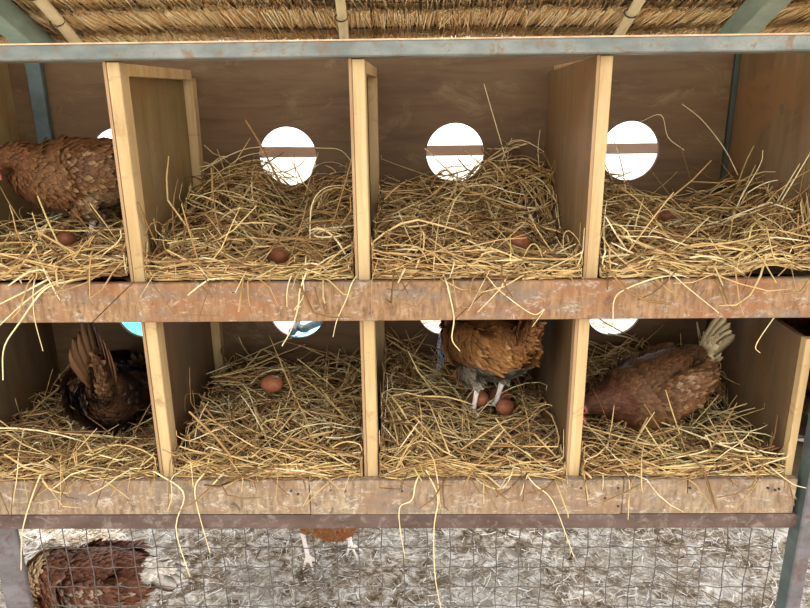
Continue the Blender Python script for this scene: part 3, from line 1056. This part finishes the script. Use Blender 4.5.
def hen(label, loc, heading, neck='upright', legs=True, tail_up=0.7, pal=None, scale=1.0, group=None, leg_spread=0.035, stride=0.0, nf=6500, roll=0.0, tail_len=0.125, pitch=0.0, tail_w=0.019):
    root = empty('hen', loc)
    root.rotation_euler = (roll, pitch, heading)
    root.scale = (scale,) * 3
    dz = 0.0 if legs else -0.105
    tl = [(-.155 - .075 * math.cos(tail_up), .232 + .075 * math.sin(tail_up), .009, .016), (-.155 - .045 * math.cos(tail_up), .232 + .045 * math.sin(tail_up), .017, .022)]
    st = [(x, z + dz, w, h) for x, z, w, h in tl + TORSO + NECKS[neck]]
    V, Fc, S, T = loft(st)
    bm = bmesh.new()
    add_geo(bm, V, Fc)
    # folded wings
    for s in (-1, 1):
        wv = []
        Vw, Fw, _, _ = loft([(-.175, .222 + dz, .004, .008), (-.13, .222 + dz, .010, .026), (-.06, .212 + dz, .017, .048), (.02, .205 + dz, .019, .052), (.075, .208 + dz, .013, .038), (.095, .21 + dz, .005, .015)], 14, 24)
        for x, y, z in Vw:
            bulge = 0.076 - 0.75 * max(0, abs(x + .01) - .05) ** 1.25 * 4
            wv.append((x, s * (max(0.018, bulge)) + y, z))
        add_geo(bm, wv, Fw)
    legs_seg = []
    if legs:
        for s in (-1, 1):
            fx = s * stride
            hip = np.array([-.01, s * .045, .165]); knee = np.array([.012 + fx * .5, s * .047, .105]); hock = np.array([-.022 + fx * .8, s * leg_spread * 1.1, .088])
            ank = np.array([.0 + fx, s * leg_spread, .014])
            add_tube(bm, [hip, knee, hock], [.034, .024, .0095], 10)
            add_tube(bm, [hock, (hock + ank) / 2, ank], [.0085, .0068, .0075], 8)
            for a, L in ((0.0, .058), (0.55, .05), (-0.55, .05), (math.pi, .026)):
                tip = ank + np.array([math.cos(a) * L, math.sin(a) * L, -.010])
                mid = ank + np.array([math.cos(a) * L * .5, math.sin(a) * L * .5, -.003])
                add_tube(bm, [ank, mid, tip], [.0062, .0052, .0036], 6)
            legs_seg.append((hock, ank))
    bmesh.ops.recalc_face_normals(bm, faces=bm.faces)
    me0 = bpy.data.meshes.new('tmp')
    bm.to_mesh(me0); bm.free()
    tmp = bpy.data.objects.new('tmp', me0)
    COL.objects.link(tmp)
    rm = tmp.modifiers.new('r', 'REMESH'); rm.mode = 'VOXEL'; rm.voxel_size = 0.0034 if legs else 0.0045
    sm = tmp.modifiers.new('s', 'SMOOTH'); sm.factor = 0.4; sm.iterations = 3
    dg = bpy.context.evaluated_depsgraph_get()
    me = bpy.data.meshes.new_from_object(tmp.evaluated_get(dg))
    me.name = 'body'
    bpy.data.objects.remove(tmp)
    nvt = len(me.vertices)
    co = np.empty(nvt * 3, np.float32); me.vertices.foreach_get('co', co); co = co.reshape(-1, 3)
    head = np.array([S[-8, 0], 0, S[-8, 1]])
    headface = np.array([S[-5, 0], 0, S[-5, 1]])

    def colour(c, rnd):
        base = pal(c[:, 0], c[:, 1], c[:, 2] - dz, rnd)
        return base
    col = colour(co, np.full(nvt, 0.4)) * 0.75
    dface = np.linalg.norm(co - headface, axis=1)
    fr = dface < 0.021
    col[fr] = (0.52, 0.13, 0.10)
    at = me.color_attributes.new('plumage', 'FLOAT_COLOR', 'POINT')
    at.data.foreach_set('color', np.hstack([col, np.ones((nvt, 1))]).astype(np.float32).ravel())
    body = link('body', me, [MT['feather'], MT['leg']], root)
    npoly = len(me.polygons)
    ctr = np.empty(npoly * 3, np.float32); me.polygons.foreach_get('center', ctr); ctr = ctr.reshape(-1, 3)
    nor = np.empty(npoly * 3, np.float32); me.polygons.foreach_get('normal', nor); nor = nor.reshape(-1, 3)
    isleg = np.zeros(npoly, bool)
    if legs:
        isleg = (ctr[:, 2] < 0.092)
        if neck == 'peck':
            isleg &= ctr[:, 0] < 0.11
        me.polygons.foreach_set('material_index', isleg.astype(np.int32))
    me.polygons.foreach_set('use_smooth', [True] * npoly)
    # ---- feathers
    ok = np.where(~isleg & (np.linalg.norm(ctr - headface, axis=1) > 0.024))[0]
    pick = rng.choice(ok, min(nf, len(ok)), replace=False)
    p = ctr[pick].astype(float); n = nor[pick].astype(float)
    di = ((p[:, None, [0, 2]] - S[None, :, :2]) ** 2).sum(-1).argmin(1)
    fl = np.zeros_like(p); fl[:, 0] = -T[di, 0]; fl[:, 2] = -T[di, 1]
    body_reg = (p[:, 0] < .10)
    fl[body_reg] = fl[body_reg] * .4 + np.array([-1, 0, -0.18]) * .6
    fl += rng.normal(0, 0.13, fl.shape)
    fl -= (fl * n).sum(1, keepdims=True) * n
    fl /= np.linalg.norm(fl, axis=1, keepdims=True) + 1e-9
    bb = np.cross(n, fl)
    zz = p[:, 2] - dz
    wing = (np.abs(p[:, 1]) > .055) & (p[:, 0] < .08) & (p[:, 0] > -.16) & (zz > .165) & (zz < .262)
    fluff = (zz < .165) | (p[:, 0] < -.10)
    L = np.where(wing, .030, np.where(di > 42, .020, .023)) * rng.uniform(.8, 1.25, len(p))
    W = np.where(wing, .013, np.where(di > 42, .0065, .0095)) * rng.uniform(.8, 1.2, len(p))
    prim = wing & (p[:, 0] < -.05)
    L = np.where(prim, L * 1.7, L)
    lift = np.where(fluff & ~wing, .26, .17) * rng.uniform(.5, 1.4, len(p))
    tpl = [(0, 0, -.05), (.35, .5, .2), (.35, -.5, .2), (.78, .42, .75), (.78, -.42, .75), (1.0, 0, 1.0)]
    Vf = np.empty((len(p), 6, 3)); Cf = np.empty((len(p), 6, 4)); Cf[..., 3] = 1
    rnd = rng.random(len(p))
    cc = colour(p, rnd)
    for i, (s, w, l) in enumerate(tpl):
        Vf[:, i] = p + fl * (s * L)[:, None] + bb * (w * W)[:, None] + n * (0.001 + l * lift * L)[:, None] - n * (abs(w) * 0.12 * W)[:, None]
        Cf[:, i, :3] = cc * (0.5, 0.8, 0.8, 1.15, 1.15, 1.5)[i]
    ids = np.arange(len(p) * 6).reshape(-1, 6)
    tris = np.concatenate([ids[:, [0, 2, 1]], ids[:, [1, 2, 3]], ids[:, [2, 4, 3]], ids[:, [3, 4, 5]]])
    mf = fast_mesh('feathers', Vf.reshape(-1, 3), tris)
    at = mf.color_attributes.new('plumage', 'FLOAT_COLOR', 'POINT')
    at.data.foreach_set('color', Cf.astype(np.float32).ravel())
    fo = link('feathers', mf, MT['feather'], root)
    tag(fo, kind='stuff')
    # ---- tail feathers
    tb_ = np.array([-.135, 0, .232 + dz])
    for k in range(9):
        a = (k - 4) / 4
        Lt = tail_len * (1 - .22 * abs(a)) * rng.uniform(.94, 1.05)
        el = tail_up - .42 * abs(a) + .08
        d = np.array([-math.cos(el), a * .16, math.sin(el)]); d /= np.linalg.norm(d)
        sd_ = np.cross(d, np.array([.0, 1.0, 0.5 * (1 if a >= 0 else -1)]))
        sd_ /= np.linalg.norm(sd_)
        nn = np.cross(sd_, d)
        V, Fc = [], []
        prof = [(0, .35), (.2, .8), (.5, 1.0), (.8, .95), (.93, .65), (1.0, .1)]
        for t, w in prof:
            c = tb_ + np.array([0, a * .014, 0]) + d * Lt * t + nn * (.010 * t * t)
            V += [c - sd_ * tail_w * w, c + nn * .0012, c + sd_ * tail_w * w, c - nn * .0008]
        for i in range(len(prof) - 1):
            for j in range(4):
                q = (j + 1) % 4
                Fc.append((4 * i + j, 4 * i + q, 4 * i + 4 + q, 4 * i + 4 + j))
        V = np.array(V)
        o = obj('tail_feather', V, Fc, MT['feather'], root, smooth=True, local=True)
        c = colour(V, np.full(len(V), rng.random()))
        at = o.data.color_attributes.new('plumage', 'FLOAT_COLOR', 'POINT')
        at.data.foreach_set('color', np.hstack([c, np.ones((len(V), 1))]).astype(np.float32).ravel())
    # ---- head parts
    tip = S[-1, :2]; dirv = T[-4]; up = np.array([-dirv[1], dirv[0]])
    hp = S[-12, :2]
    def P2(a, b, y=0.0):
        q = headface[[0, 2]] + dirv * a + up * b
        return (q[0], y, q[1])
    comb = [(-.022, .016), (-.030, .034), (-.020, .030), (-.014, .042), (-.006, .031), (.002, .041), (.007, .028), (.014, .033), (.018, .016), (.012, .010)]
    nC = len(comb)
    V = [P2(a, b, y) for y in (-.003, .003) for a, b in comb]
    Fc = [tuple(range(nC)), tuple(range(2 * nC - 1, nC - 1, -1))] + [(i, i + nC, (i + 1) % nC + nC, (i + 1) % nC) for i in range(nC)]
    obj('comb', V, Fc, MT['comb'], root, local=True)
    for s in (-1, 1):
        w = [(.010, -.012), (.018, -.018), (.016, -.036), (.008, -.040), (.003, -.026)]
        V = [P2(a, b, y) for y in (s * .004, s * .009) for a, b in w]
        Fc = [tuple(range(5)), tuple(range(9, 4, -1))] + [(i, i + 5, (i + 1) % 5 + 5, (i + 1) % 5) for i in range(5)]
        obj('wattle', V, Fc, MT['comb'], root, local=True)
        bm = bmesh.new(); bmesh.ops.create_uvsphere(bm, u_segments=10, v_segments=8, radius=.0042)
        bmesh.ops.translate(bm, verts=bm.verts, vec=P2(.001, .004, s * .0175))
        em = bpy.data.meshes.new('eye'); bm.to_mesh(em); bm.free()
        link('eye', em, MT['eye'], root)
    bk = [P2(.014, .002), P2(.028, .001), P2(.038, -.006)]
    V, Q = tube_arrays(np.array([bk]), np.array([[.0085, .006, .0012]]), 8)
    obj('beak', V, list(map(tuple, Q)) + [tuple(range(len(V) - 8, len(V)))], MT['beak'], root, smooth=True, local=True)
    tag(root, label, 'hen', group)
    return root


def palette(back, breast, fluffc, wing_pale, tailc, neckc, contrast=0.24):
    back, breast, fluffc, wing_pale, tailc, neckc = [np.array(c) for c in (back, breast, fluffc, wing_pale, tailc, neckc)]

    def f(x, y, z, rnd):
        n = len(x)
        c = np.repeat(back[None], n, 0)
        t = ((.20 - z) / .05).clip(0, 1)[:, None]
        c = c * (1 - t) + breast * t
        fl_ = ((z < .165) & (x < .02))
        c[fl_] = fluffc
        tail = (x < -.125) & (z > .215)
        c[tail] = tailc
        nk = x > .115
        c[nk] = neckc
        wing = (np.abs(y) > .05) & (x < .06) & (z > .165) & (z < .25)
        pick = wing & ((rnd * 7.31) % 1 < .2)
        c[pick] = c[pick] * .6 + wing_pale * .4
        return c * (1 - contrast + 2 * contrast * rnd)[:, None]
    return f


PAL_RED = palette((.165, .072, .024), (.23, .10, .035), (.36, .22, .10), (.46, .29, .13), (.13, .052, .02), (.165, .064, .022))
PAL_DARK = palette((.062, .029, .013), (.12, .05, .018), (.09, .044, .02), (.30, .27, .25), (.14, .066, .026), (.09, .035, .015))
PAL_ORANGE = palette((.30, .13, .038), (.37, .175, .06), (.32, .26, .18), (.42, .27, .12), (.25, .105, .034), (.28, .105, .035))
PAL_SIT = palette((.135, .058, .020), (.26, .108, .032), (.16, .062, .021), (.40, .25, .13), (.58, .44, .23), (.105, .036, .015), .38)
PAL_WHITE = palette((.17, .062, .028), (.34, .125, .055), (.66, .50, .36), (.74, .62, .48), (.85, .74, .62), (.50, .32, .16), .3)


def surf(key, x, y):
    return float(H(BAYS[key], np.array([x]), np.array([y]))[0])


# standing in the upper end box, facing the end panel
hen('reddish brown hen standing in the upper end box, head lowered', (-0.160, 0.212, 1.012), math.radians(180 + 24), 'retracted', True, 1.05, PAL_RED, 0.74, stride=0.012, tail_len=0.075)
# dark hen crouching with raised tail
hen('dark brown hen crouching with her pointed tail raised to the board', (-0.138, 0.172, 0.652), math.radians(108), 'retracted', False, 1.15, PAL_DARK, 0.87, tail_len=0.165, pitch=0.22, tail_w=0.027)
# orange hen over the clutch
hen('fluffy orange hen standing over a clutch of eggs', (0.592, 0.195, 0.680), math.radians(118), 'retracted', True, 1.2, PAL_ORANGE, 0.76, tail_len=0.06)
# sitting hen
hen('russet hen sitting in straw with cream tail feathers raised', (0.936, 0.180, 0.668), math.radians(180 + 18), 'stretched', False, 0.85, PAL_SIT, 0.76, pitch=0.24, tail_len=0.13, tail_w=0.015)
# hen on the ground behind the wire
hen('brown and white hen walking on the ground behind the wire mesh', (-0.322, 0.30, 0.004), math.radians(180), 'peck', True, 0.12, PAL_WHITE, 0.93, stride=0.02)
# hen of which only the feet show below the board
a = at_z(305, 557, 0.01); b = at_z(353, 547, 0.01)
mid = (a + b) / 2
hen('hen with pale pink feet, hidden above the feet by the lower board', (mid[0], mid[1], 0.004), math.radians(-65), 'upright', True, 0.6, PAL_ORANGE, 1.0, leg_spread=0.066)
# hen glimpsed through the cut corner of the end panel
hen('dark red hen behind the cut corner of the plywood end panel', (1.30, 0.215, FL + 0.002), math.radians(100), 'tucked', True, 0.4, PAL_RED, 0.92)

# ================================================================== BEHIND THE NEST BOXES
rail = box('fence_rail', -1.6, 2.6, 0.70, 0.722, 0, 0.026, MT['rail'], None, 0.002)
zr = at_y(288, 152.5, 0.70)[2]
rail.location.z = zr - 0.013
tag(rail, 'brown wooden rail running outside across the round holes', 'rail')
for x in (-1.55, 2.55):
    pst = box('fence_post', x - 0.025, x + 0.025, 0.7225, 0.77, 0, 1.3, MT['rail'], None, 0.002)
    tag(pst, 'wooden post carrying the outer rail behind the boxes', 'post', 'posts of the outer rail')


def sheet(name, x0, x1, y0, y1, mat, label, cat, seed, amp=0.03, z0=0.0):
    n = 26
    xs = np.linspace(x0, x1, n); ys = np.linspace(y0, y1, n)
    X, Y = np.meshgrid(xs, ys, indexing='ij')
    Z = z0 + amp * (1 + np.sin(X * 7 + seed) * np.sin(Y * 9 + 2 * seed)) + amp * .4 * np.sin(X * 23 + Y * 17) + amp * .4
    top = np.stack([X, Y, Z], -1).reshape(-1, 3)
    bot = top - np.array([0, 0, 0.003])
    i = np.arange(n * n).reshape(n, n)
    q = np.stack([i[:-1, :-1], i[1:, :-1], i[1:, 1:], i[:-1, 1:]], -1).reshape(-1, 4)
    me = fast_mesh(name, np.vstack([top, bot]), np.vstack([q, q[:, ::-1] + n * n]))
    me.polygons.foreach_set('use_smooth', [True] * len(me.polygons))
    o = link(name, me, mat)
    tag(o, label, cat)


sheet('tarpaulin', -2.6, -0.9, 2.0, 3.7, MT['cyan'], 'bright cyan tarpaulin on the ground behind the boxes', 'tarpaulin', 1)
sheet('plastic_sheet', -0.27, 0.45, 2.2, 3.6, MT['paleblue'], 'pale blue plastic sheet seen through a lower hole', 'plastic sheet', 2, 0.02)
sheet('cloth', -0.75, -0.30, 2.3, 3.5, MT['pink'], 'pale pink cloth on the ground seen through a lower hole', 'cloth', 3, 0.02)
hp = [at_z(u, v, 0.12) for u, v in ((292, 332), (297, 327), (304, 329), (310, 326), (318, 323), (326, 321), (338, 319), (360, 318))]
o = tube_obj('hose', smooth_path(hp, 40), 0.022, MT['hose'], None, 10)
tag(o, 'black hose lying on the pale blue sheet', 'hose')

# frayed pale blue twine hanging from the lower hole above the clutch
tw = tag(empty('frayed_twine', at_y(440, 334, 0.36)), 'frayed pale blue plastic twine hanging from the hole beside the orange hen', 'twine')
main = [(441, 330, .368), (441, 338, .355), (438, 348, .34), (441, 358, .32), (436, 370, .29), (437, 384, .26), (432, 398, .22), (428, 412, .19)]
for k in range(15):
    j = rng.normal(0, 1, (len(main), 2)) * np.linspace(0.4, 6.5, len(main))[:, None]
    n0 = rng.integers(5, len(main) + 1)
    pts = np.array([at_y(u + a, v + b, y) for (u, v, y), (a, b) in zip(main[:n0], j)])
    if k == 0:
        pts = np.array([at_y(*m) for m in main])
    tube_obj('fibre', smooth_path(pts, 26), 0.0006 if k else 0.0011, MT['twine'], tw, 4)
